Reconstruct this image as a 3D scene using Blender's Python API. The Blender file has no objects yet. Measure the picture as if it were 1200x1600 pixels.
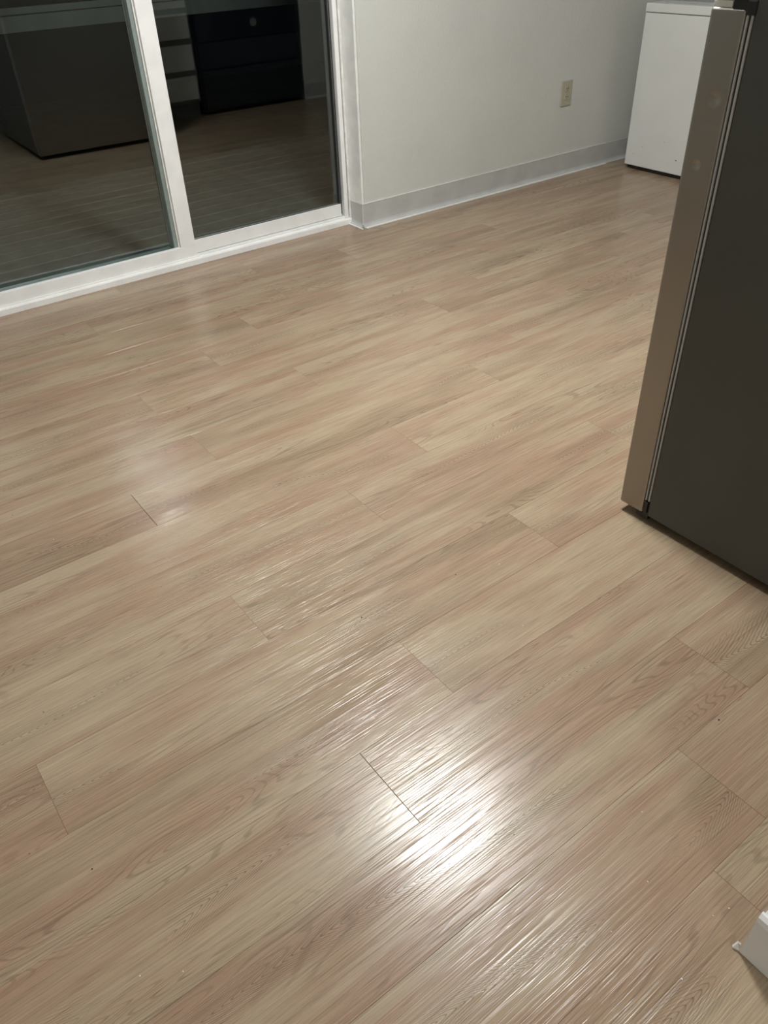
import bpy, bmesh, math, random
from mathutils import Vector, Matrix

random.seed(7)
SC = bpy.context.scene
COL = SC.collection
S = 1.243                      # metres per calibration unit = lens height above the floor

# ------------------------------------------------------------------ camera
cam_d = bpy.data.cameras.new('camera')
cam = bpy.data.objects.new('camera', cam_d)
COL.objects.link(cam)
cam_d.sensor_fit = 'VERTICAL'
cam_d.sensor_height = 24.0
cam_d.lens = 1223.54 / 1600 * 24.0
cam_d.clip_start = 0.02
RIGHT = Vector((0.79950074, -0.59970317, -0.0339804))
DOWN = Vector((-0.38647123, -0.47027262, -0.79340005))
FWD = Vector((0.45982448, 0.64745638, -0.60775134))
m3 = Matrix((RIGHT, -DOWN, -FWD)).transposed()
cam.matrix_world = Matrix.Translation((0, 0, S)) @ m3.to_4x4()
SC.camera = cam

# ------------------------------------------------------------------ world: night outside
w = bpy.data.worlds.new('night'); SC.world = w; w.use_nodes = True
w.node_tree.nodes['Background'].inputs[0].default_value = (0.25, 0.32, 0.5, 1)
w.node_tree.nodes['Background'].inputs[1].default_value = 0.003

# ------------------------------------------------------------------ light levels and exposure
LAMP_POS = (1.45, 1.65, 2.42)     # dining ceiling lamp
LAMP_EMIT = 172.0
HALL_POS = (-0.33, -1.60, 2.42)     # lamp over the hall behind the camera
HALL_EMIT = 118.0
SC.view_settings.view_transform = 'Standard'
SC.view_settings.look = 'None'
SC.view_settings.gamma = 1.0
SC.view_settings.use_curve_mapping = False
SC.view_settings.exposure = 0.0
SC.cycles.use_guiding = True
SC.cycles.sample_clamp_indirect = 260.0     # keep the lamp's mirror image in the door glass

# ------------------------------------------------------------------ node helpers
def new_mat(name):
    m = bpy.data.materials.new(name); m.use_nodes = True
    nt = m.node_tree
    return m, nt, nt.nodes['Principled BSDF']

def node(nt, kind, **kw):
    n = nt.nodes.new(kind)
    for k, v in kw.items():
        setattr(n, k, v)
    return n

def link(nt, a, b): nt.links.new(a, b)

def math_n(nt, op, a, b=None, c=None, clamp=False):
    n = node(nt, 'ShaderNodeMath', operation=op); n.use_clamp = clamp
    for i, x in enumerate((a, b, c)):
        if x is None: continue
        if isinstance(x, (int, float)): n.inputs[i].default_value = x
        else: link(nt, x, n.inputs[i])
    return n.outputs[0]

def mapr(nt, x, a, b, c=0.0, d=1.0, smooth=True):
    n = node(nt, 'ShaderNodeMapRange')
    if smooth: n.interpolation_type = 'SMOOTHSTEP'
    link(nt, x, n.inputs[0])
    for i, v in enumerate((a, b, c, d)): n.inputs[i + 1].default_value = v
    return n.outputs[0]

def mixc(nt, f, a, b, mode='MIX'):
    n = node(nt, 'ShaderNodeMix', data_type='RGBA', blend_type=mode)
    for sock, v in ((n.inputs[0], f), (n.inputs[6], a), (n.inputs[7], b)):
        if isinstance(v, (int, float)): sock.default_value = v
        elif isinstance(v, tuple): sock.default_value = v + (1,) if len(v) == 3 else v
        else: link(nt, v, sock)
    return n.outputs[2]

def simple(name, col, rough=0.5, metal=0.0, spec=0.5, bump=None, var=0.0, vscale=6.0):
    """plain painted / plastic / metal surface with procedural mottling and relief"""
    m, nt, b = new_mat(name)
    b.inputs['Roughness'].default_value = rough
    b.inputs['Metallic'].default_value = metal
    b.inputs['Specular IOR Level'].default_value = spec
    tc = node(nt, 'ShaderNodeTexCoord')
    if var > 0:
        nz = node(nt, 'ShaderNodeTexNoise'); nz.inputs['Scale'].default_value = vscale; nz.inputs['Detail'].default_value = 4
        link(nt, tc.outputs['Object'], nz.inputs['Vector'])
        d = tuple(c * (1 - var) for c in col); l = tuple(min(1, c * (1 + var)) for c in col)
        link(nt, mixc(nt, mapr(nt, nz.outputs[0], .35, .65), d, l), b.inputs['Base Color'])
    else:
        b.inputs['Base Color'].default_value = tuple(col) + (1,)
    if bump:
        sc, st, dist = bump
        nb = node(nt, 'ShaderNodeTexNoise'); nb.inputs['Scale'].default_value = sc; nb.inputs['Detail'].default_value = 3
        link(nt, tc.outputs['Object'], nb.inputs['Vector'])
        bp = node(nt, 'ShaderNodeBump'); bp.inputs['Strength'].default_value = st; bp.inputs['Distance'].default_value = dist
        link(nt, nb.outputs[0], bp.inputs['Height']); link(nt, bp.outputs[0], b.inputs['Normal'])
    return m

# ------------------------------------------------------------------ plank material
def wood_mat():
    m, nt, b = new_mat('oak_plank')
    tc = node(nt, 'ShaderNodeTexCoord')
    at = lambda nm: node(nt, 'ShaderNodeAttribute', attribute_type='OBJECT', attribute_name=nm).outputs['Fac']
    seed, tone = at('seed'), at('tone')
    sep = node(nt, 'ShaderNodeSeparateXYZ'); link(nt, tc.outputs['Object'], sep.inputs[0])
    off = node(nt, 'ShaderNodeCombineXYZ')
    link(nt, math_n(nt, 'MULTIPLY', seed, 37.7), off.inputs[0]); link(nt, math_n(nt, 'MULTIPLY', seed, 91.3), off.inputs[1]); link(nt, math_n(nt, 'MULTIPLY', seed, 13.9), off.inputs[2])
    def noise(sx, sy, detail=2.0, dist=0.0, rough=0.5, extra=0.0):
        mp = node(nt, 'ShaderNodeVectorMath', operation='MULTIPLY'); link(nt, tc.outputs['Object'], mp.inputs[0]); mp.inputs[1].default_value = (sx, sy, 1)
        ad = node(nt, 'ShaderNodeVectorMath', operation='ADD'); link(nt, mp.outputs[0], ad.inputs[0]); link(nt, off.outputs[0], ad.inputs[1])
        a2 = node(nt, 'ShaderNodeVectorMath', operation='ADD'); link(nt, ad.outputs[0], a2.inputs[0]); a2.inputs[1].default_value = (extra, extra * .7, extra * .3)
        n = node(nt, 'ShaderNodeTexNoise'); n.inputs['Scale'].default_value = 1.0; n.inputs['Detail'].default_value = detail
        n.inputs['Roughness'].default_value = rough; n.inputs['Distortion'].default_value = dist
        link(nt, a2.outputs[0], n.inputs['Vector'])
        return n.outputs[0]
    # broad cream / pinkish-tan printing
    n1 = noise(1.7, 13.0, 2.5, 0.25)
    n1b = noise(5.0, 38.0, 3.0, 0.2, .6, 5.0)
    f1 = math_n(nt, 'ADD', n1, math_n(nt, 'MULTIPLY', math_n(nt, 'SUBTRACT', n1b, 0.5), 0.35))
    f1 = math_n(nt, 'ADD', f1, math_n(nt, 'MULTIPLY', tone, 0.055))
    f1 = mapr(nt, f1, 0.33, 0.67)
    base = mixc(nt, f1, (0.372, 0.247, 0.166), (0.425, 0.327, 0.220))
    # olive-brown clouds
    n4 = noise(1.3, 9.0, 2.0, 0.3, .5, 21.0)
    base = mixc(nt, math_n(nt, 'MULTIPLY', mapr(nt, n4, 0.52, 0.70), 0.58), base, (0.285, 0.203, 0.128))
    # fibres
    n2 = noise(7.0, 330.0, 3.0, 0.0, .6, 2.0)
    fib = mapr(nt, n2, 0.3, 0.7, 0.80, 1.11, False)
    # pores (short dark ticks)
    n3 = noise(14.0, 620.0, 2.0, 0.0, .5, 9.0)
    por = mapr(nt, n3, 0.60, 0.72, 1.0, 0.72)
    # cathedral: nested chevrons along a wandering heart line
    nw = noise(1.6, 3.0, 1.0, 0.0, .5, 31.0)
    nd = noise(9.0, 60.0, 2.0, 0.6, .5, 41.0)
    yc = math_n(nt, 'SUBTRACT', sep.outputs[1], math_n(nt, 'MULTIPLY', math_n(nt, 'SUBTRACT', nw, 0.5), 0.22))
    ya = math_n(nt, 'SQRT', math_n(nt, 'ADD', math_n(nt, 'MULTIPLY', yc, yc), 0.000006))
    sgn = math_n(nt, 'SIGN', math_n(nt, 'SINE', math_n(nt, 'MULTIPLY', seed, 47.0)))
    ph = math_n(nt, 'ADD', math_n(nt, 'MULTIPLY', math_n(nt, 'MULTIPLY', sep.outputs[0], sgn), 175.0), math_n(nt, 'MULTIPLY', ya, 760.0))
    ph = math_n(nt, 'ADD', ph, math_n(nt, 'MULTIPLY', nd, 3.6))
    wav = math_n(nt, 'SINE', math_n(nt, 'MULTIPLY', ph, 2.2))
    lines = mapr(nt, wav, 0.45, 1.0)
    msk = math_n(nt, 'MULTIPLY', mapr(nt, ya, 0.014, 0.045, 1.0, 0.0), mapr(nt, noise(2.4, 2.0, 1.0, 0, .5, 55.0), 0.44, 0.54))
    cath = math_n(nt, 'MULTIPLY', lines, msk)
    # flowing grain contours away from the heart
    nf = noise(1.5, 16.0, 1.0, 0.5, .5, 77.0)
    wv2 = math_n(nt, 'SINE', math_n(nt, 'MULTIPLY', nf, 150.0))
    msk2 = math_n(nt, 'MULTIPLY', mapr(nt, noise(1.6, 8.0, 1.0, 0, .5, 63.0), 0.48, 0.62), 0.6)
    cont = math_n(nt, 'MULTIPLY', mapr(nt, wv2, 0.45, 1.0), msk2)
    g = math_n(nt, 'MAXIMUM', cath, cont)
    gl = mapr(nt, g, 0.0, 1.0, 1.0, 0.62, False)
    tot = math_n(nt, 'MULTIPLY', math_n(nt, 'MULTIPLY', fib, por), gl)
    # knots
    vm = node(nt, 'ShaderNodeVectorMath', operation='MULTIPLY'); link(nt, tc.outputs['Object'], vm.inputs[0]); vm.inputs[1].default_value = (2.3, 5.2, 1)
    va = node(nt, 'ShaderNodeVectorMath', operation='ADD'); link(nt, vm.outputs[0], va.inputs[0]); link(nt, off.outputs[0], va.inputs[1])
    vv = node(nt, 'ShaderNodeVectorMath', operation='ADD'); link(nt, va.outputs[0], vv.inputs[0])
    link(nt, math_n(nt, 'MULTIPLY', n1b, 0.10), vv.inputs[1])
    vo = node(nt, 'ShaderNodeTexVoronoi'); vo.inputs['Scale'].default_value = 1.0; link(nt, vv.outputs[0], vo.inputs['Vector'])
    vsep = node(nt, 'ShaderNodeSeparateColor'); link(nt, vo.outputs['Color'], vsep.inputs[0])
    kn = math_n(nt, 'MULTIPLY', mapr(nt, vo.outputs['Distance'], 0.01, 0.085, 1.0, 0.0), mapr(nt, vsep.outputs[0], 0.60, 0.64))
    kr = math_n(nt, 'SINE', math_n(nt, 'MULTIPLY', vo.outputs['Distance'], 260.0))
    col = mixc(nt, math_n(nt, 'MULTIPLY', kn, math_n(nt, 'ADD', math_n(nt, 'MULTIPLY', kr, 0.12), 0.42)), base, (0.20, 0.135, 0.085))
    # whole-plank brightness
    tb = math_n(nt, 'ADD', math_n(nt, 'MULTIPLY', tone, 0.03), 1.0)
    tot = math_n(nt, 'MULTIPLY', tot, tb)
    cc = node(nt, 'ShaderNodeCombineColor')
    for i in range(3): link(nt, tot, cc.inputs[i])
    link(nt, mixc(nt, 1.0, col, cc.outputs[0], 'MULTIPLY'), b.inputs['Base Color'])
    # embossed relief follows the grain
    e1 = noise(3.0, 320.0, 2.0, 0.15, .5, 3.0)
    e2 = noise(11.0, 420.0, 2.0, 0.0, .5, 6.0)
    ems = mapr(nt, noise(1.1, 5.0, 1.0, 0, .5, 88.0), 0.36, 0.62, 0.45, 1.0)
    h = math_n(nt, 'MULTIPLY', math_n(nt, 'ADD', mapr(nt, e1, 0.40, 0.52), math_n(nt, 'MULTIPLY', e2, 0.15)), ems)
    h = math_n(nt, 'SUBTRACT', h, math_n(nt, 'MULTIPLY', g, 0.2))
    # very gentle cupping of the sheet, breaks up reflections
    h2 = noise(3.0, 9.0, 1.0, 0, .5, 99.0)
    bp0 = node(nt, 'ShaderNodeBump'); bp0.inputs['Strength'].default_value = 1.0; bp0.inputs['Distance'].default_value = 0.0006
    link(nt, h2, bp0.inputs['Height'])
    bp = node(nt, 'ShaderNodeBump'); bp.inputs['Strength'].default_value = 1.0; bp.inputs['Distance'].default_value = 0.00030
    link(nt, h, bp.inputs['Height']); link(nt, bp0.outputs[0], bp.inputs['Normal'])
    link(nt, bp.outputs[0], b.inputs['Normal'])
    rg = mapr(nt, noise(3.0, 12.0, 3.0, 0, .6, 12.0), 0.3, 0.7, 0.19, 0.27, False)
    link(nt, rg, b.inputs['Roughness'])
    b.inputs['Specular IOR Level'].default_value = 0.46
    return m

M_WOOD = wood_mat()
M_SUB = simple('joint_dark', (0.10, 0.075, 0.05), .9, var=.1)
M_WALL = simple('wall_paint', (0.66, 0.665, 0.63), .62, spec=.3, bump=(95, .7, .0022), var=.02, vscale=3)
M_CEIL = simple('ceiling_paint', (0.62, 0.62, 0.60), .8, bump=(90, .6, .003), var=.02)
M_RETURN = simple('return_paint', (0.86, 0.86, 0.84), .45, bump=(60, .3, .002), var=.05, vscale=14)
M_BASE = simple('vinyl_cove', (0.53, 0.53, 0.515), .42, var=.05, vscale=9)
M_BASEW = simple('white_trim', (0.84, 0.84, 0.83), .4, bump=(50, .25, .001), var=.03)
M_VINYL = simple('door_vinyl', (0.88, 0.88, 0.87), .38, var=.03, vscale=12)
M_VINYLD = simple('door_vinyl_worn', (0.78, 0.77, 0.74), .5, bump=(120, .4, .001), var=.08, vscale=30)
M_ALU = simple('door_aluminium', (0.25, 0.30, 0.285), .45, 0, var=.05, vscale=20)
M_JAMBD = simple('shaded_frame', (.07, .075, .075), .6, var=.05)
M_GASK = simple('black_gasket', (0.03, 0.03, 0.032), .6, var=.1)
M_OUT = simple('ivory_plastic', (0.46, 0.43, 0.33), .4, var=.03)
M_SLOT = simple('slot_dark', (0.05, 0.04, 0.03), .6, var=.1)
M_WHITE = simple('white_enamel', (0.74, 0.75, 0.73), .35, bump=(220, .12, .0006), var=.015)
M_BLACK = simple('black_plastic', (0.012, 0.012, 0.013), .35, var=.1)
M_SIDE = simple('fridge_side_grey', (0.070, 0.073, 0.067), .42, bump=(420, .25, .0006), var=.05, vscale=5)
M_GLASSB = simple('black_glass', (0.006, 0.007, 0.012), .08, var=.05)
M_DARKE = simple('dark_enamel', (0.02, 0.024, 0.03), .3, var=.05)
M_CAB = simple('cabinet_white', (0.86, 0.86, 0.86), .45, var=.03)
M_COUNTER = simple('worktop_laminate', (0.55, 0.54, 0.50), .35, var=.08, vscale=60)
M_DECK = simple('deck_board', (0.21, 0.21, 0.195), .75, bump=(50, .4, .002), var=.14, vscale=9)
M_RAILW = simple('railing_paint', (0.21, 0.23, 0.22), .6, var=.08)
M_GROUND = simple('garden_ground', (0.02, 0.022, 0.015), .9, var=.3)
M_CHROME = simple('brushed_knob', (0.55, 0.55, 0.55), .25, 1.0, var=.05)
M_CRUMB = simple('dark_crumb', (0.03, 0.02, 0.015), .8, var=.2, vscale=400)
M_CRUMBW = simple('pale_crumb', (0.85, 0.84, 0.80), .6, var=.05, vscale=400)

def steel_mat():
    m, nt, b = new_mat('satin_steel')
    b.inputs['Metallic'].default_value = 1.0
    b.inputs['Base Color'].default_value = (0.34, 0.325, 0.30, 1)
    tc = node(nt, 'ShaderNodeTexCoord')
    mp = node(nt, 'ShaderNodeVectorMath', operation='MULTIPLY'); link(nt, tc.outputs['Object'], mp.inputs[0]); mp.inputs[1].default_value = (900, 900, 6)
    nz = node(nt, 'ShaderNodeTexNoise'); nz.inputs['Scale'].default_value = 1; link(nt, mp.outputs[0], nz.inputs['Vector'])
    link(nt, mapr(nt, nz.outputs[0], .3, .7, .30, .42, False), b.inputs['Roughness'])
    # two small dents in the edge of the door
    hs = None
    for (y, z, r) in ((0.912, 0.955, .011), (0.922, 0.84, .007)):
        d = node(nt, 'ShaderNodeVectorMath', operation='DISTANCE'); link(nt, tc.outputs['Object'], d.inputs[0])
        d.inputs[1].default_value = (1.42, y, z)
        k = mapr(nt, d.outputs['Value'], 0.0, r * 1.6, 0.0, 1.0)
        hs = k if hs is None else math_n(nt, 'MULTIPLY', hs, k)
    lo = node(nt, 'ShaderNodeTexNoise'); lo.inputs['Scale'].default_value = 9; lo.inputs['Detail'].default_value = 1; link(nt, tc.outputs['Object'], lo.inputs['Vector'])
    bp = node(nt, 'ShaderNodeBump'); bp.inputs['Strength'].default_value = 1; bp.inputs['Distance'].default_value = .0022
    link(nt, math_n(nt, 'ADD', hs, math_n(nt, 'MULTIPLY', lo.outputs[0], 1.6)), bp.inputs['Height']); link(nt, bp.outputs[0], b.inputs['Normal'])
    return m
M_STEEL = steel_mat()

def glass_mat():
    m = bpy.data.materials.new('pane_glass'); m.use_nodes = True
    nt = m.node_tree; nt.nodes.clear()
    out = node(nt, 'ShaderNodeOutputMaterial')
    tr = node(nt, 'ShaderNodeBsdfTransparent'); tr.inputs[0].default_value = (0.86, 0.89, 0.875, 1)
    gl = node(nt, 'ShaderNodeBsdfGlossy'); gl.inputs['Roughness'].default_value = 0.0; gl.inputs[0].default_value = (0.95, 1, 1, 1)
    lw = node(nt, 'ShaderNodeLayerWeight'); lw.inputs[0].default_value = 0.5
    fr = math_n(nt, 'ADD', math_n(nt, 'MULTIPLY', math_n(nt, 'POWER', lw.outputs['Facing'], 5.0), 0.91), 0.085)
    mx = node(nt, 'ShaderNodeMixShader')
    link(nt, fr, mx.inputs[0]); link(nt, tr.outputs[0], mx.inputs[1]); link(nt, gl.outputs[0], mx.inputs[2]); link(nt, mx.outputs[0], out.inputs[0])
    return m
M_GLASS = glass_mat()

def emit_mat(name, col, s):
    m = bpy.data.materials.new(name); m.use_nodes = True
    nt = m.node_tree; b = nt.nodes['Principled BSDF']
    b.inputs['Base Color'].default_value = (.8, .8, .8, 1)
    b.inputs['Emission Color'].default_value = col + (1,)
    b.inputs['Emission Strength'].default_value = s
    return m

# ------------------------------------------------------------------ mesh helpers
def link_obj(name, me, mat, parent=None):
    o = bpy.data.objects.new(name, me); COL.objects.link(o)
    if mat: me.materials.append(mat)
    if parent: o.parent = parent
    return o

def bm_obj(name, bm, mat, parent=None, smooth=False):
    me = bpy.data.meshes.new(name); bm.normal_update(); bm.to_mesh(me); bm.free()
    if smooth:
        for p in me.polygons: p.use_smooth = True
    return link_obj(name, me, mat, parent)

def add_box(bm, a, b, bev=0.0, seg=2):
    r = bmesh.ops.create_cube(bm, size=1.0)
    vs = r['verts']
    for v in vs:
        v.co = Vector([(a[i] + b[i]) / 2 + v.co[i] * (b[i] - a[i]) for i in range(3)])
    if bev > 0:
        es = list({e for v in vs for e in v.link_edges})
        bmesh.ops.bevel(bm, geom=es, offset=bev, segments=seg, affect='EDGES', profile=.5)

def box(name, a, b, mat, parent=None, bev=0.0, seg=2):
    bm = bmesh.new(); add_box(bm, a, b, bev, seg)
    return bm_obj(name, bm, mat, parent)

def boxes(name, lst, mat, parent=None, bev=0.0):
    bm = bmesh.new()
    for a, b in lst: add_box(bm, a, b, bev)
    return bm_obj(name, bm, mat, parent)

def extrude_profile(name, prof, p0, p1, nrm, mat, parent=None):
    """profile of (out, z) swept from p0 to p1 on the floor plan; nrm = outward unit vector"""
    bm = bmesh.new(); rings = []
    for p in (p0, p1):
        rings.append([bm.verts.new((p[0] + nrm[0] * o, p[1] + nrm[1] * o, z)) for o, z in prof])
    n = len(prof)
    for i in range(n):
        bm.faces.new((rings[0][i], rings[0][(i + 1) % n], rings[1][(i + 1) % n], rings[1][i]))
    bm.faces.new(rings[0][::-1]); bm.faces.new(rings[1])
    bmesh.ops.recalc_face_normals(bm, faces=bm.faces)
    return bm_obj(name, bm, mat, parent)

def cyl(name, c, r, d, axis, mat, parent=None, seg=24, bev=0.0, r2=None):
    bm = bmesh.new()
    bmesh.ops.create_cone(bm, cap_ends=True, segments=seg, radius1=r, radius2=r if r2 is None else r2, depth=d)
    if bev: bmesh.ops.bevel(bm, geom=[e for e in bm.edges if abs(e.verts[0].co.z - e.verts[1].co.z) < 1e-6], offset=bev, segments=2, affect='EDGES')
    rot = {'z': Matrix.Identity(4), 'x': Matrix.Rotation(math.pi / 2, 4, 'Y'), 'y': Matrix.Rotation(-math.pi / 2, 4, 'X')}[axis]
    bmesh.ops.transform(bm, matrix=Matrix.Translation(c) @ rot, verts=bm.verts)
    return bm_obj(name, bm, mat, parent)

def empty(name, loc=(0, 0, 0)):
    o = bpy.data.objects.new(name, None); COL.objects.link(o); o.location = loc; o.empty_display_size = .05
    return o

def keep(o, parent):
    """parent without moving geometry modelled in world coordinates"""
    o.parent = parent; o.matrix_parent_inverse = Matrix.Translation(-parent.location)
    return o

def tag(o, label, cat, group=None, kind=None):
    if label: o['label'] = label
    if cat: o['category'] = cat
    if group: o['group'] = group
    if kind: o['kind'] = kind
    return o

def struct(o, label=None, cat=None):
    o['kind'] = 'structure'
    if label: o['label'] = label
    if cat: o['category'] = cat
    return o

# ------------------------------------------------------------------ room shell
WB = 3.249            # face of the back wall
DP = 3.36             # face of the sliding door frame
JL, JR = 0.36, 2.27   # opening in the back wall
XL, XR = -2.6, 5.0
YB = -2.6
KB = -0.25            # kitchen back wall
CH = 2.44

# floor slab with separate planks
floor = struct(boxes('floor', [((XL, YB, -.03), (XR, WB, -.006)), ((JL, WB, -.03), (JR, DP - .002, -.006))], M_SUB),
               'pale oak plank floor with embossed grain running along the back wall', 'floor')
PITCH = .1432 * S; LEN = .978 * S; Y0 = .0395 * S
JOINT = {0: .629, 1: .747, 2: .93, 3: .371, 4: .556, 5: -.024, 6: .381, 7: .740, 8: .974, 9: .362, 10: .576, 11: .957, 12: .555,
         13: .806, 14: .03, 15: 1.215, 16: .617, 17: .27, 18: .80, -1: .1, -2: .42, -3: .85, -4: .3, -5: .6, -6: .05, -7: .5, -8: .9, -9: .2, -10: .7, -11: .4}
# (row, index of the joint at the plank's left end) -> tone, seen in the photograph
TONE = {(8, 0): .9, (8, -1): .2, (9, 0): .9, (9, -1): -.8, (10, 0): .7, (10, -1): -.7, (11, 0): .2, (11, -1): -.2, (7, 0): .5, (7, -1): .3,
        (6, 0): -.4, (6, -1): .0, (5, 0): .3, (5, 1): .2, (4, 0): .7, (4, -1): -.3, (3, 0): .1, (3, -1): -.2, (2, 0): -.3, (2, -1): -.9,
        (1, 0): -.4, (1, -1): -.3, (12, 0): .4, (12, -1): -.4, (9, 1): -.1, (10, 1): -.3, (8, 1): -.5, (13, 0): -.2, (13, -1): -.6,
        (14, 0): -.5, (15, 0): -.6, (15, -1): -.7, (16, 0): -.8, (16, -1): -.5, (17, 0): -.6, (17, 1): -.6, (11, 1): -.6, (12, 1): -.7}
SEED = {}
def plank(x0, x1, y0, y1, row, idx, full_mid):
    g = .00014; c = .0003
    ge = g
    if (row, idx) in ((3, 0), (9, 0)): x0 += .0007      # open butt joints
    hx, hy = (x1 - x0) / 2 - g, (y1 - y0) / 2 - g
    zt, zb = 0.0, -.0058
    bm = bmesh.new()
    def ring(ax, ay, z): return [bm.verts.new(p) for p in ((-ax, -ay, z), (ax, -ay, z), (ax, ay, z), (-ax, ay, z))]
    r0, r1, r2 = ring(hx, hy, zb), ring(hx, hy, zt - c), ring(hx - c, hy - c, zt)
    for a, b_ in ((r0, r1), (r1, r2)):
        for i in range(4): bm.faces.new((a[i], a[(i + 1) % 4], b_[(i + 1) % 4], b_[i]))
    bm.faces.new(r2); bm.faces.new(r0[::-1])
    o = bm_obj('plank', bm, M_WOOD, floor)
    o.location = ((x0 + x1) / 2, (y0 + y1) / 2, 0)
    o['seed'] = SEED.get((row, idx), random.random())
    o['tone'] = TONE.get((row, idx), random.uniform(-.6, .4))
    return o
for _r in range(-16, -11): JOINT[_r] = (_r * .37) % .978
for row in range(-15, 19):
    ya, yb = Y0 + row * PITCH, Y0 + (row + 1) * PITCH
    ya = max(ya, YB)
    lo, hi = XL, XR
    if row == 18: ya, yb, lo, hi = WB + .0, DP - .002, JL, JR
    if row == 17: yb = WB
    j0 = JOINT[row] * S
    k = math.floor((lo - j0) / LEN)
    while j0 + k * LEN < hi:
        a, b_ = max(lo, j0 + k * LEN), min(hi, j0 + (k + 1) * LEN)
        if b_ - a > .02: plank(a, b_, ya, yb, row, k, None)
        k += 1

# walls
struct(boxes('wall_back', [((JR, WB, 0), (XR, WB + .15, CH)), ((XL, WB, 0), (JL, WB + .15, CH)), ((JL, WB, 2.08), (JR, WB + .15, CH))], M_WALL),
       'off-white textured back wall beside the sliding door', 'wall')
struct(box('wall_left', (XL - .12, YB, 0), (XL, WB + .15, CH), M_WALL), 'off-white wall at the left of the room', 'wall')
struct(box('wall_right', (XR, KB - .12, 0), (XR + .12, WB + .15, CH), M_WALL), 'off-white wall at the right of the room', 'wall')
struct(box('wall_kitchen', (.84, KB - .12, 0), (XR, KB, CH), M_WALL), 'off-white wall behind the kitchen units', 'wall')
struct(box('wall_rear', (XL, YB - .12, 0), (.84, YB, CH), M_WALL), 'off-white wall behind the camera', 'wall')
struct(box('wall_near', (.715, YB, 0), (.84, .117, CH), M_WALL, bev=.003), 'white wall end with worn corner at the lower right', 'wall')
struct(box('wall_alcove', (3.86, KB, 0), (4.06, .36, CH), M_WALL), 'short wall beside the stove', 'wall')
struct(box('ceiling', (XL - .12, YB - .12, CH), (XR + .12, DP + .04, CH + .1), M_CEIL), 'off-white textured ceiling', 'ceiling')

# worn painted return of the opening (rounded corner bead)
struct(box('trim_1', (JR - .012, WB + .003, .005), (JR + .0, WB + .148, 2.08), M_RETURN, bev=.003), 'scuffed painted return between the sliding door and the back wall', 'trim')

# vinyl cove baseboard: flat sheet with a curved toe
COVE = [(0.0, .0005), (.019, .0005), (.019, .0028), (.0135, .0055), (.0080, .0095), (.0048, .0155), (.003, .023), (.003, .112), (.0015, .1135), (0, .1135)]
bb = extrude_profile('baseboard_back', COVE, (JR - .015, WB), (XR - .005, WB), (0, -1), M_BASE)
struct(bb, 'grey-white vinyl cove baseboard along the back wall', 'baseboard')
rt = extrude_profile('corner_return', COVE, (JR - .012, WB), (JR - .012, DP - .012), (-1, 0), M_BASE, bb)
struct(extrude_profile('baseboard_left', COVE, (XL + .02, WB), (JL, WB), (0, -1), M_BASE), 'vinyl cove baseboard left of the sliding door', 'baseboard')
# thin white caulk line on top of the sheet
box('caulk_line', (JR - .015, WB - .0042, .1125), (4.03, WB - .0005, .1150), M_BASEW, bb)
box('toe_highlight', (JR - .010, WB - .0275, .0002), (4.03, WB - .0165, .0065), M_BASEW, bb, .0012)  # white strip added as the bright highlight on the cove toe
box('toe_highlight', (JR - .0365, WB - .022, .0002), (JR - .0285, DP - .016, .0042), M_BASEW, bb, .0012)  # same painted highlight along the toe of the return
box('corner_highlight', (JR - .0158, WB - .0038, .012), (JR - .0135, WB - .0012, .1125), M_BASEW, bb, .0006)  # white sliver added as the vertical highlight on the corner edge
# near wall end: painted wooden baseboard, mitred at the corner, front board and far board
def wood_base(name, p0, p1, nrm, label):
    prof = [(0, .002), (.012, .002), (.012, .098), (.0095, .106), (.004, .111), (0, .1115)]
    return struct(extrude_profile(name, prof, p0, p1, nrm, M_BASEW), label, 'baseboard')
b1 = wood_base('baseboard_near', (.715, .129), (.715, YB + .01), (-1, 0), 'white wooden baseboard on the end of the near wall')
b2 = extrude_profile('end_board', [(0, .003), (.011, .003), (.011, .092), (.006, .101), (0, .1035)], (.708, .117), (.84, .117), (0, 1), M_BASEW, b1)
# lifted flap of old caulk at the foot of the corner
bm = bmesh.new()
v = [bm.verts.new(p) for p in ((.7035, .1295, .004), (.7002, .139, .0035), (.7055, .136, .014), (.7035, .131, .020), (.706, .132, .004), (.7022, .141, .0042), (.7075, .138, .015), (.706, .133, .020))]
for f in ((0, 1, 2, 3), (4, 7, 6, 5), (0, 4, 5, 1), (1, 5, 6, 2), (2, 6, 7, 3), (3, 7, 4, 0)): bm.faces.new([v[i] for i in f])
bm_obj('paint_flap', bm, M_BASEW, b1)
struct(extrude_profile('baseboard_alcove', COVE, (3.86, .36), (4.06, .36), (0, 1), M_BASE), 'vinyl cove baseboard on the short wall beside the stove', 'baseboard')

# ------------------------------------------------------------------ sliding door
door = struct(empty('door_1', (1.3, DP, 0)), 'white framed sliding glass door to the deck', 'door')
def dpart(name, a, b, mat, bev=.0015): return keep(box(name, a, b, mat, None, bev), door)
FR = 2.258
# sill: sloped nose and recessed track
sill = keep(extrude_profile('sill', [(.0, .0), (.015, .0), (.015, .022), (.012, .028), (.0, .031), (-.10, .031), (-.10, .0)], (JL + .01, DP), (FR, DP), (0, -1), M_VINYL), door)
keep(box('track_rail', (1.41, DP - .001, .031), (FR - .02, DP + .003, .038), M_VINYL, None, .0008), door)
keep(box('track_rail', (1.41, DP + .006, .031), (FR - .02, DP + .009, .041), M_VINYL, None, .0008), door)
keep(box('track_lip', (JL + .01, DP - .006, .029), (1.42, DP + .0, .035), M_VINYL, None, .001), door)
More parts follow.
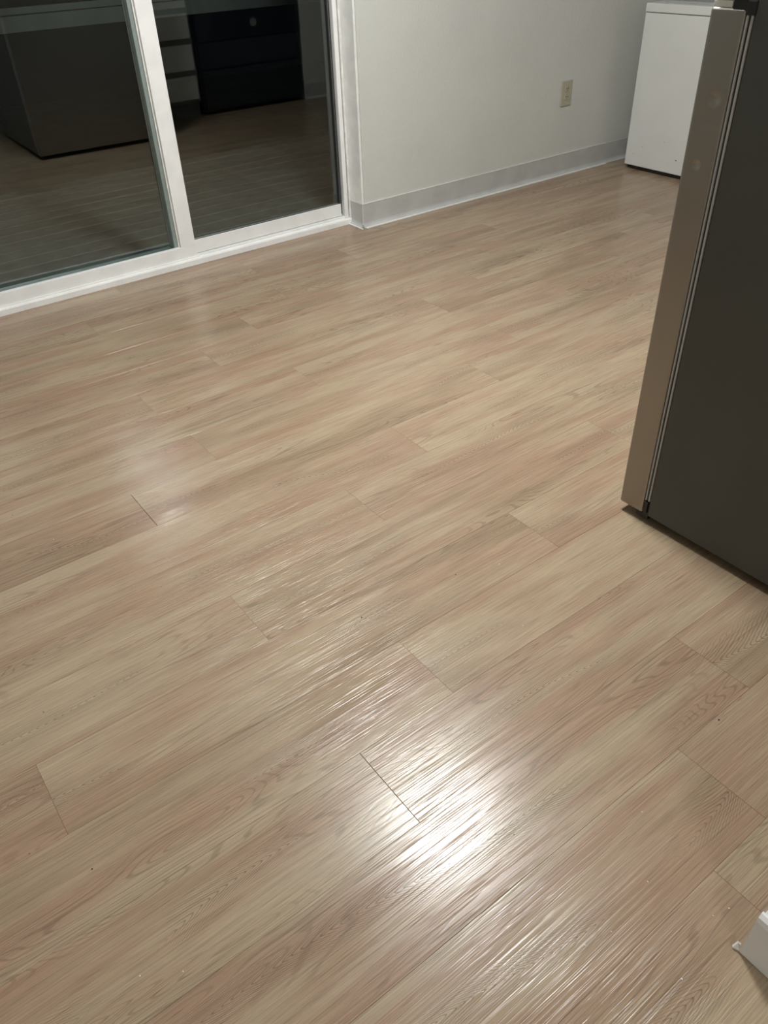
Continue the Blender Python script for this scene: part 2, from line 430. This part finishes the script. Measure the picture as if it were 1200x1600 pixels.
# outer frame
jr = dpart('jamb', (2.222, DP - .006, .0312), (2.243, DP + .034, 2.06), M_VINYL)
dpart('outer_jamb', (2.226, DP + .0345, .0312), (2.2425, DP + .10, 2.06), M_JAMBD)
dpart('jamb_strip', (2.2475, DP - .010, .030), (2.258, DP + .10, 2.06), M_VINYLD)
dpart('jamb_groove', (2.2425, DP + .004, .0312), (2.248, DP + .09, 2.06), M_GASK, .0)
dpart('jamb', (JL + .01, DP - .006, .0312), (JL + .05, DP + .10, 2.06), M_VINYL)
dpart('head', (JL + .01, DP - .006, 2.03), (FR, DP + .10, 2.075), M_VINYL)
# fixed frame: lower member and meeting stile share one face
fx = keep(boxes('fixed_frame', [((JL + .05, DP, .0335), (1.409, DP + .022, .0845)), ((1.339, DP, .0845), (1.409, DP + .022, 2.03))], M_VINYL, None, .0014), door)
# recessed glazing frame of the left panel
dpart('glazing_bead', (JL + .05, DP + .022, .0312), (1.339, DP + .066, .070), M_ALU, .002)
dpart('glazing_bead', (JL + .05, DP + .058, .070), (1.339, DP + .068, .082), M_ALU, .001)
dpart('glazing_bead', (1.318, DP + .022, .070), (1.3385, DP + .070, 2.03), M_ALU, .002)
keep(box('bead_edge', (1.333, DP + .012, .085), (1.3386, DP + .0225, 2.03), M_VINYLD, None, .0008), door)
keep(box('bead_edge', (1.3165, DP + .060, .072), (1.3195, DP + .066, 2.03), M_VINYL, None, .0008), door)
# right sliding panel
dpart('bottom_rail', (1.410, DP + .0092, .0415), (2.214, DP + .034, .101), M_VINYL, .0016)
dpart('top_rail', (1.410, DP + .010, 1.97), (2.214, DP + .034, 2.028), M_VINYL, .0016)
dpart('gasket', (1.412, DP + .012, .1005), (2.206, DP + .016, .1035), M_GASK, 0)
dpart('gasket', (2.2045, DP + .008, .101), (2.2075, DP + .030, 1.97), M_GASK, .0004)
dpart('gasket', (2.2105, DP + .006, .052), (2.2135, DP + .030, 1.97), M_GASK, 0)
dpart('side_stile', (2.2075, DP + .012, .101), (2.2108, DP + .030, 1.97), M_VINYLD, .0004)
# double glazing (two sheets each), the sheets sit slightly askew in their frames
def pane(x0, x1, y, z0, z1, ang):
    bm = bmesh.new()
    c = ((x0 + x1) / 2, y, (z0 + z1) / 2)
    add_box(bm, (-(x1 - x0) / 2, -.0015, -(z1 - z0) / 2), ((x1 - x0) / 2, .0015, (z1 - z0) / 2))
    bmesh.ops.transform(bm, matrix=Matrix.Translation(c) @ Matrix.Rotation(math.radians(ang), 4, 'Z'), verts=bm.verts)
    return keep(bm_obj('glass_pane', bm, M_GLASS), door)
pane(JL + .052, 1.3175, DP + .060, .074, 2.028, -.80)
pane(1.4115, 2.204, DP + .022, .1015, 1.968, -.40)

# ------------------------------------------------------------------ deck outside
deck = struct(empty('deck', (1.5, 4.4, -.06)), 'grey board deck outside the sliding door, dark at night', 'deck')
y = DP + .115; bme = None; i = 0
while y < 5.4:
    bm = bmesh.new(); add_box(bm, (-2.9, .003, -.03), (3.4, .138, 0), .004, 1)
    o = bm_obj('deck_board', bm, M_DECK, deck) if bme is None else bpy.data.objects.new('deck_board', bme)
    if bme is None: bme = o.data
    else:
        bm.free(); COL.objects.link(o); o.parent = deck
    o.location = (random.uniform(-.01, .01), y - 4.4, random.uniform(-.0015, .0015))
    y += .142
rail = tag(empty('deck_railing', (1.5, 5.56, -.06)), 'grey painted railing at the far edge of the deck', 'railing')
for x in (-.9, 4.6): keep(box('post', (x - .045, 5.50, -.06), (x + .045, 5.59, .92), M_RAILW, None, .004), rail)
keep(box('rail_board', (-.9, 5.475, .765), (4.6, 5.50, .845), M_RAILW, None, .003), rail)
keep(box('rail_board', (-.9, 5.47, .851), (4.6, 5.50, .885), M_RAILW, None, .003), rail)
struct(box('ground', (-6, DP + .2, -.7), (9, 12, -.6), M_GROUND), 'dark ground below the deck', 'ground')

# ------------------------------------------------------------------ wall outlet
ox, oz = 3.645, .425
outlet = tag(empty('wall_outlet', (ox, WB, oz)), 'ivory electrical outlet plate on the back wall beside the white washer', 'outlet')
pl = keep(box('cover_plate', (ox - .041, WB - .0065, oz - .062), (ox + .041, WB - .0002, oz + .062), M_OUT, None, .003), outlet)
for dz in (.0205, -.0205):
    bm = bmesh.new()
    bmesh.ops.create_cone(bm, cap_ends=True, segments=28, radius1=.0172, radius2=.0165, depth=.003)
    for vv in bm.verts: vv.co.y = max(-.0138, min(.0138, vv.co.y))
    bmesh.ops.transform(bm, matrix=Matrix.Translation((ox, WB - .0078, oz + dz)) @ Matrix.Rotation(math.pi / 2, 4, 'X'), verts=bm.verts)
    rc = keep(bm_obj('receptacle', bm, M_OUT), outlet)
    for sx in (-.0065, .0065):
        s_ = box('slot', (ox + sx - .0016, WB - .0100, oz + dz - .001), (ox + sx + .0016, WB - .0088, oz + dz + .0085), M_SLOT)
        s_.parent = rc; s_.matrix_parent_inverse = rc.matrix_parent_inverse.copy(); s_.matrix_parent_inverse = Matrix.Identity(4); s_.matrix_parent_inverse = Matrix.Identity(4)
    g_ = cyl('ground_hole', (ox, WB - .0094, oz + dz - .0075), .0026, .0012, 'y', M_SLOT, rc, 12)
cyl('screw', (ox, WB - .0070, oz), .0032, .0014, 'y', M_OUT, None, 12).parent = pl

# ------------------------------------------------------------------ refrigerator
FX = 1.42
fridge = tag(empty('refrigerator', (FX + .42, .45, 0)), 'tall refrigerator with satin steel doors and dark grey side panel', 'refrigerator')
def fpart(name, a, b, mat, bev=.002, seg=2): return keep(box(name, a, b, mat, None, bev, seg), fridge)
FW = .86
fpart('body', (FX + .001, .02, .024), (FX + FW, .868, 1.70), M_SIDE, .003)
d1 = fpart('door', (FX, .884, .024), (FX + FW, .954, 1.094), M_STEEL, .006, 4)
d2 = fpart('freezer_door', (FX, .884, 1.112), (FX + FW, .954, 1.695), M_STEEL, .006, 4)
# end cap of the door under the freezer gap
keep(box('door_cap', (FX + .003, .914, 1.0935), (FX + FW - .004, .951, 1.1035), M_WHITE, None, .001), fridge)
M_RIB = simple('gasket_grey', (.48, .48, .47), .4, var=.05)
for z0, z1 in ((.066, 1.088), (1.118, 1.69)):
    keep(box('gasket', (FX + .0005, .8786, z0), (FX + FW - .01, .8826, z1), M_RIB, None, .0012), fridge)
    keep(box('gasket', (FX + .0005, .8695, z0), (FX + FW - .01, .8740, z1), M_RIB, None, .0012), fridge)
    keep(box('gasket_web', (FX + .004, .8680, z0), (FX + FW - .012, .8840, z1), M_GASK, None, 0), fridge)
keep(boxes('bottom_hinge', [((FX + .004, .868, .012), (FX + .06, .8845, .066)), ((FX + .006, .868, .010), (FX + .07, .905, .022)), ((FX - .001, .872, .030), (FX + .01, .882, .062))], M_BLACK, None, .001), fridge)
cyl('hinge_pin', (FX + .022, .897, .017), .008, .022, 'z', M_CHROME, None, 16).parent = fridge
fridge.children[-1].matrix_parent_inverse = Matrix.Translation(-fridge.location)
keep(boxes('middle_hinge', [((FX + .001, .868, 1.089), (FX + .07, .912, 1.1105)), ((FX - .001, .866, 1.084), (FX + .03, .884, 1.106))], M_BLACK, None, .002), fridge)
for px in (FX + .05, FX + FW - .05):
    for py in (.10, .83):
        f_ = cyl('foot', (px, py, .013), .018, .026, 'z', M_BLACK, None, 16); keep(f_, fridge)
keep(box('base_grille', (FX + .03, .80, .006), (FX + FW - .03, .84, .026), M_BLACK, None, .001), fridge)

# ------------------------------------------------------------------ washing machine
WX = 4.04
wash = tag(empty('washing_machine', (WX + .34, 2.78, 0)), 'white washing machine standing in the far right corner', 'washing machine')
def wpart(name, a, b, mat, bev=.004): return keep(box(name, a, b, mat, None, bev, 3), wash)
wpart('cabinet', (WX, 2.42, .022), (WX + .68, 3.10, .7745), M_WHITE)
wpart('top_panel', (WX - .002, 2.418, .7775), (WX + .682, 3.102, .818), M_WHITE, .005)
wpart('under_shadow', (WX + .012, 2.44, .006), (WX + .66, 3.085, .0225), M_BLACK, 0)  # black block added to paint the shadow under the cabinet
wpart('seam_gasket', (WX + .004, 2.424, .773), (WX + .676, 3.096, .779), M_BLACK, 0)
wpart('lid', (WX + .07, 2.47, .816), (WX + .58, 3.04, .827), simple('lid_grey', (.42, .43, .43), .3, var=.02), .004)
wpart('control_panel', (WX + .60, 2.43, .816), (WX + .68, 3.09, .95), M_WHITE, .01)
for a_ in (.05, .63):
    for b_ in (2.47, 3.05): keep(cyl('foot', (WX + a_, b_, .011), .02, .022, 'z', M_BLACK), wash)
for (dy, dz, s_) in ((2.757, .096, .0022), (2.751, .0945, .0016), (2.848, .176, .0012), (3.045, .085, .0013), (2.99, .13, .001)):
    keep(box('paint_chip', (WX - .0004, dy - s_ * 1.6, dz - s_), (WX + .0004, dy + s_ * 1.6, dz + s_), M_CRUMB, None, s_ * .15, 1), wash)

# ------------------------------------------------------------------ kitchen behind the camera line (seen only in the door glass)
KF = .37
cabu = tag(empty('drawer_cabinet', (2.58, 0, 0)), 'white drawer cabinet between the refrigerator and the stove', 'cabinet')
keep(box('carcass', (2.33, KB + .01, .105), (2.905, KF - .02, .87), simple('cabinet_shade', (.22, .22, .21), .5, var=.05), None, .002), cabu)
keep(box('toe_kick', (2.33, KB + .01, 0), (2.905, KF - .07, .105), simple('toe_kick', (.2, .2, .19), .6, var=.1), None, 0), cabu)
for z0, z1 in ((.13, .29), (.33, .50), (.54, .70), (.735, .85)):
    dr = keep(box('drawer', (2.345, KF - .02, z0), (2.885, KF, z1), M_CAB, None, .003), cabu)
wt = tag(box('worktop', (2.31, KB + .005, .8705), (2.91, KF + .02, .908), M_COUNTER, None, .004), 'speckled laminate worktop over the drawer cabinet', 'worktop')
stove = tag(empty('stove', (3.37, .05, 0)), 'black freestanding stove with one round pale knob on the front', 'stove')
keep(box('body', (2.925, KB + .02, .02), (3.83, KF - .03, .895), M_DARKE, None, .004), stove)
keep(box('oven_door', (2.93, KF - .03, .505), (3.825, KF + .005, .80), M_GLASSB, None, .004), stove)
keep(box('door_panel', (2.935, KF - .03, .325), (3.82, KF, .495), M_DARKE, None, .004), stove)
keep(box('storage_drawer', (2.94, KF - .03, .035), (3.815, KF - .004, .305), M_DARKE, None, .004), stove)
keep(box('control_strip', (2.93, KF - .03, .81), (3.825, KF, .89), M_GLASSB, None, .004), stove)
keep(cyl('knob', (3.42, KF + .012, .60), .030, .02, 'y', M_CHROME, None, 28, .004), stove)
keep(box('cooktop', (2.925, KB + .02, .896), (3.83, KF, .906), M_GLASSB, None, .003), stove)
for x in (2.97, 3.79):
    for yy in (KB + .08, KF - .09): keep(cyl('foot', (x, yy, .0105), .015, .021, 'z', M_BLACK, None, 12), stove)

# ------------------------------------------------------------------ ceiling lamps
def dome(name, pos, r, h, emit, label, col):
    t = tag(empty(name, (pos[0], pos[1], CH)), label, 'ceiling light')
    keep(cyl('base_ring', (pos[0], pos[1], CH - .0125), r + .012, .025, 'z', M_VINYL, None, 48, .004), t)
    bm = bmesh.new(); n = 40; rings = []
    for k in range(8):
        a = k / 8 * math.pi / 2
        rings.append([bm.verts.new((pos[0] + r * math.cos(a) * math.cos(2 * math.pi * i / n), pos[1] + r * math.cos(a) * math.sin(2 * math.pi * i / n), CH - .0255 - h * math.sin(a))) for i in range(n)])
    top = bm.verts.new((pos[0], pos[1], CH - .0255 - h))
    for k in range(7):
        for i in range(n): bm.faces.new((rings[k][i], rings[k + 1][i], rings[k + 1][(i + 1) % n], rings[k][(i + 1) % n]))
    for i in range(n): bm.faces.new((rings[7][i], top, rings[7][(i + 1) % n]))
    bmesh.ops.recalc_face_normals(bm, faces=bm.faces)
    for f in bm.faces:
        if f.normal.z > .2: f.normal_flip()
    keep(bm_obj('diffuser', bm, emit_mat(name + '_glow', col, emit), None, True), t)
dome('ceiling_light', LAMP_POS, .18, .125, LAMP_EMIT, 'round white ceiling light over the middle of the floor', (.98, 1.0, .985))
dome('ceiling_light', HALL_POS, .13, .06, HALL_EMIT, 'round white ceiling light over the hall end of the floor', (.98, 1.0, .985))

# ------------------------------------------------------------------ crumbs and a hair on the floor
F_ = 1223.54
def on_floor(u, v_):
    d = RIGHT * ((u - 600) / F_) + DOWN * ((v_ - 800) / F_) + FWD
    t = -S / d.z
    return d.x * t, d.y * t
def crumb_mesh(r, seed, flat):
    rnd = random.Random(seed); bm = bmesh.new()
    bmesh.ops.create_icosphere(bm, subdivisions=1, radius=r)
    for v_ in bm.verts: v_.co = v_.co * rnd.uniform(.7, 1.25); v_.co.z *= flat
    zb = min(v_.co.z for v_ in bm.verts)
    for v_ in bm.verts: v_.co.z -= zb
    return bm
DARK = {(68, 1113): 'tiny dark crumb above the cathedral grain at the left edge of the floor', (46, 1334): 'tiny dark crumb lying lowest at the left edge of the floor',
        (144, 1358): 'dark speck on the floor right of the lowest left crumb', (252, 917): 'dark crumb left of the open-ended plank joint in mid-left floor',
        (538, 923): 'dark crumb on the pale plank above the streaked reflection', (565, 965): 'dark crumb just above the streaked lamp reflection',
        (886, 596): 'dark crumb on the far floor nearest the refrigerator door', (726, 623): 'dark crumb below the far butt joint in mid floor',
        (712, 898): 'dark speck in the looped grain at the centre right of the floor', (1123, 1125): 'large dark crumb on the floor below the refrigerator side',
        (20, 805): 'dark crumb at the left edge beside the long pale reflection', (66, 691): 'brown speck on the far left floor nearest the glass door',
        (803, 1304): 'dark speck at the right side of the bright lamp reflection'}
PALE = {(697, 1019): 'pale crumb above the right side of the lamp reflection', (817, 978): 'long pale crumb in mid floor right of the lamp reflection',
        (780, 882): 'pale crumb on the floor left of the refrigerator foot', (286, 1518): 'pale crumb at the bottom left, the right one of two',
        (219, 1525): 'pale crumb at the bottom left, the left one of two', (1139, 1420): 'pale crumb nearest the white wall end',
        (1114, 1431): 'pale crumb second nearest to the white wall end', (1012, 1378): 'small pale crumb farther left of the white wall end',
        (1003, 1269): 'pale speck in the floor between refrigerator and wall end', (415, 882): 'pale speck beside the lower tip of the door reflection',
        (84, 843): 'pale crumb at the far left of the middle floor', (955, 1456): 'pale crumb in the soft streaks left of the wall end, upper one',
        (914, 1477): 'pale crumb in the soft streaks left of the wall end, lower one', (1065, 1530): 'largest pale crumb at the bottom edge near the wall end'}
for nm, pts, mat, gp in (('dark_crumb', DARK, M_CRUMB, 'dark crumbs scattered on the floor'), ('pale_crumb', PALE, M_CRUMBW, 'pale crumbs scattered on the floor')):
    for i, ((u, v_), lb) in enumerate(pts.items()):
        x, y_ = on_floor(u, v_)
        r = .0016 if 'large' in lb or 'largest' in lb else .0012
        o = bm_obj(nm, crumb_mesh(r * random.uniform(.85, 1.2), i, .6), mat)
        o.location = (x, y_, .0)
        tag(o, lb, 'crumb', gp)
# hair
pts = [on_floor(*p) for p in ((670, 1247), (668, 1251), (668.5, 1255), (668, 1259))]
bm = bmesh.new(); rings = []
for i, p in enumerate(pts):
    r = .00045 if 0 < i < 3 else .0002
    rings.append([bm.verts.new((p[0] + r * math.cos(a), p[1] + r * math.sin(a) * .6, .0006 + r * math.sin(a))) for a in (0, 2.1, 4.2)])
for i in range(3):
    for k in range(3): bm.faces.new((rings[i][k], rings[i][(k + 1) % 3], rings[i + 1][(k + 1) % 3], rings[i + 1][k]))
bm.faces.new(rings[0]); bm.faces.new(rings[3][::-1])
tag(bm_obj('hair_strand', bm, M_CRUMB), 'short dark hair lying in the bright reflection on the floor', 'hair')
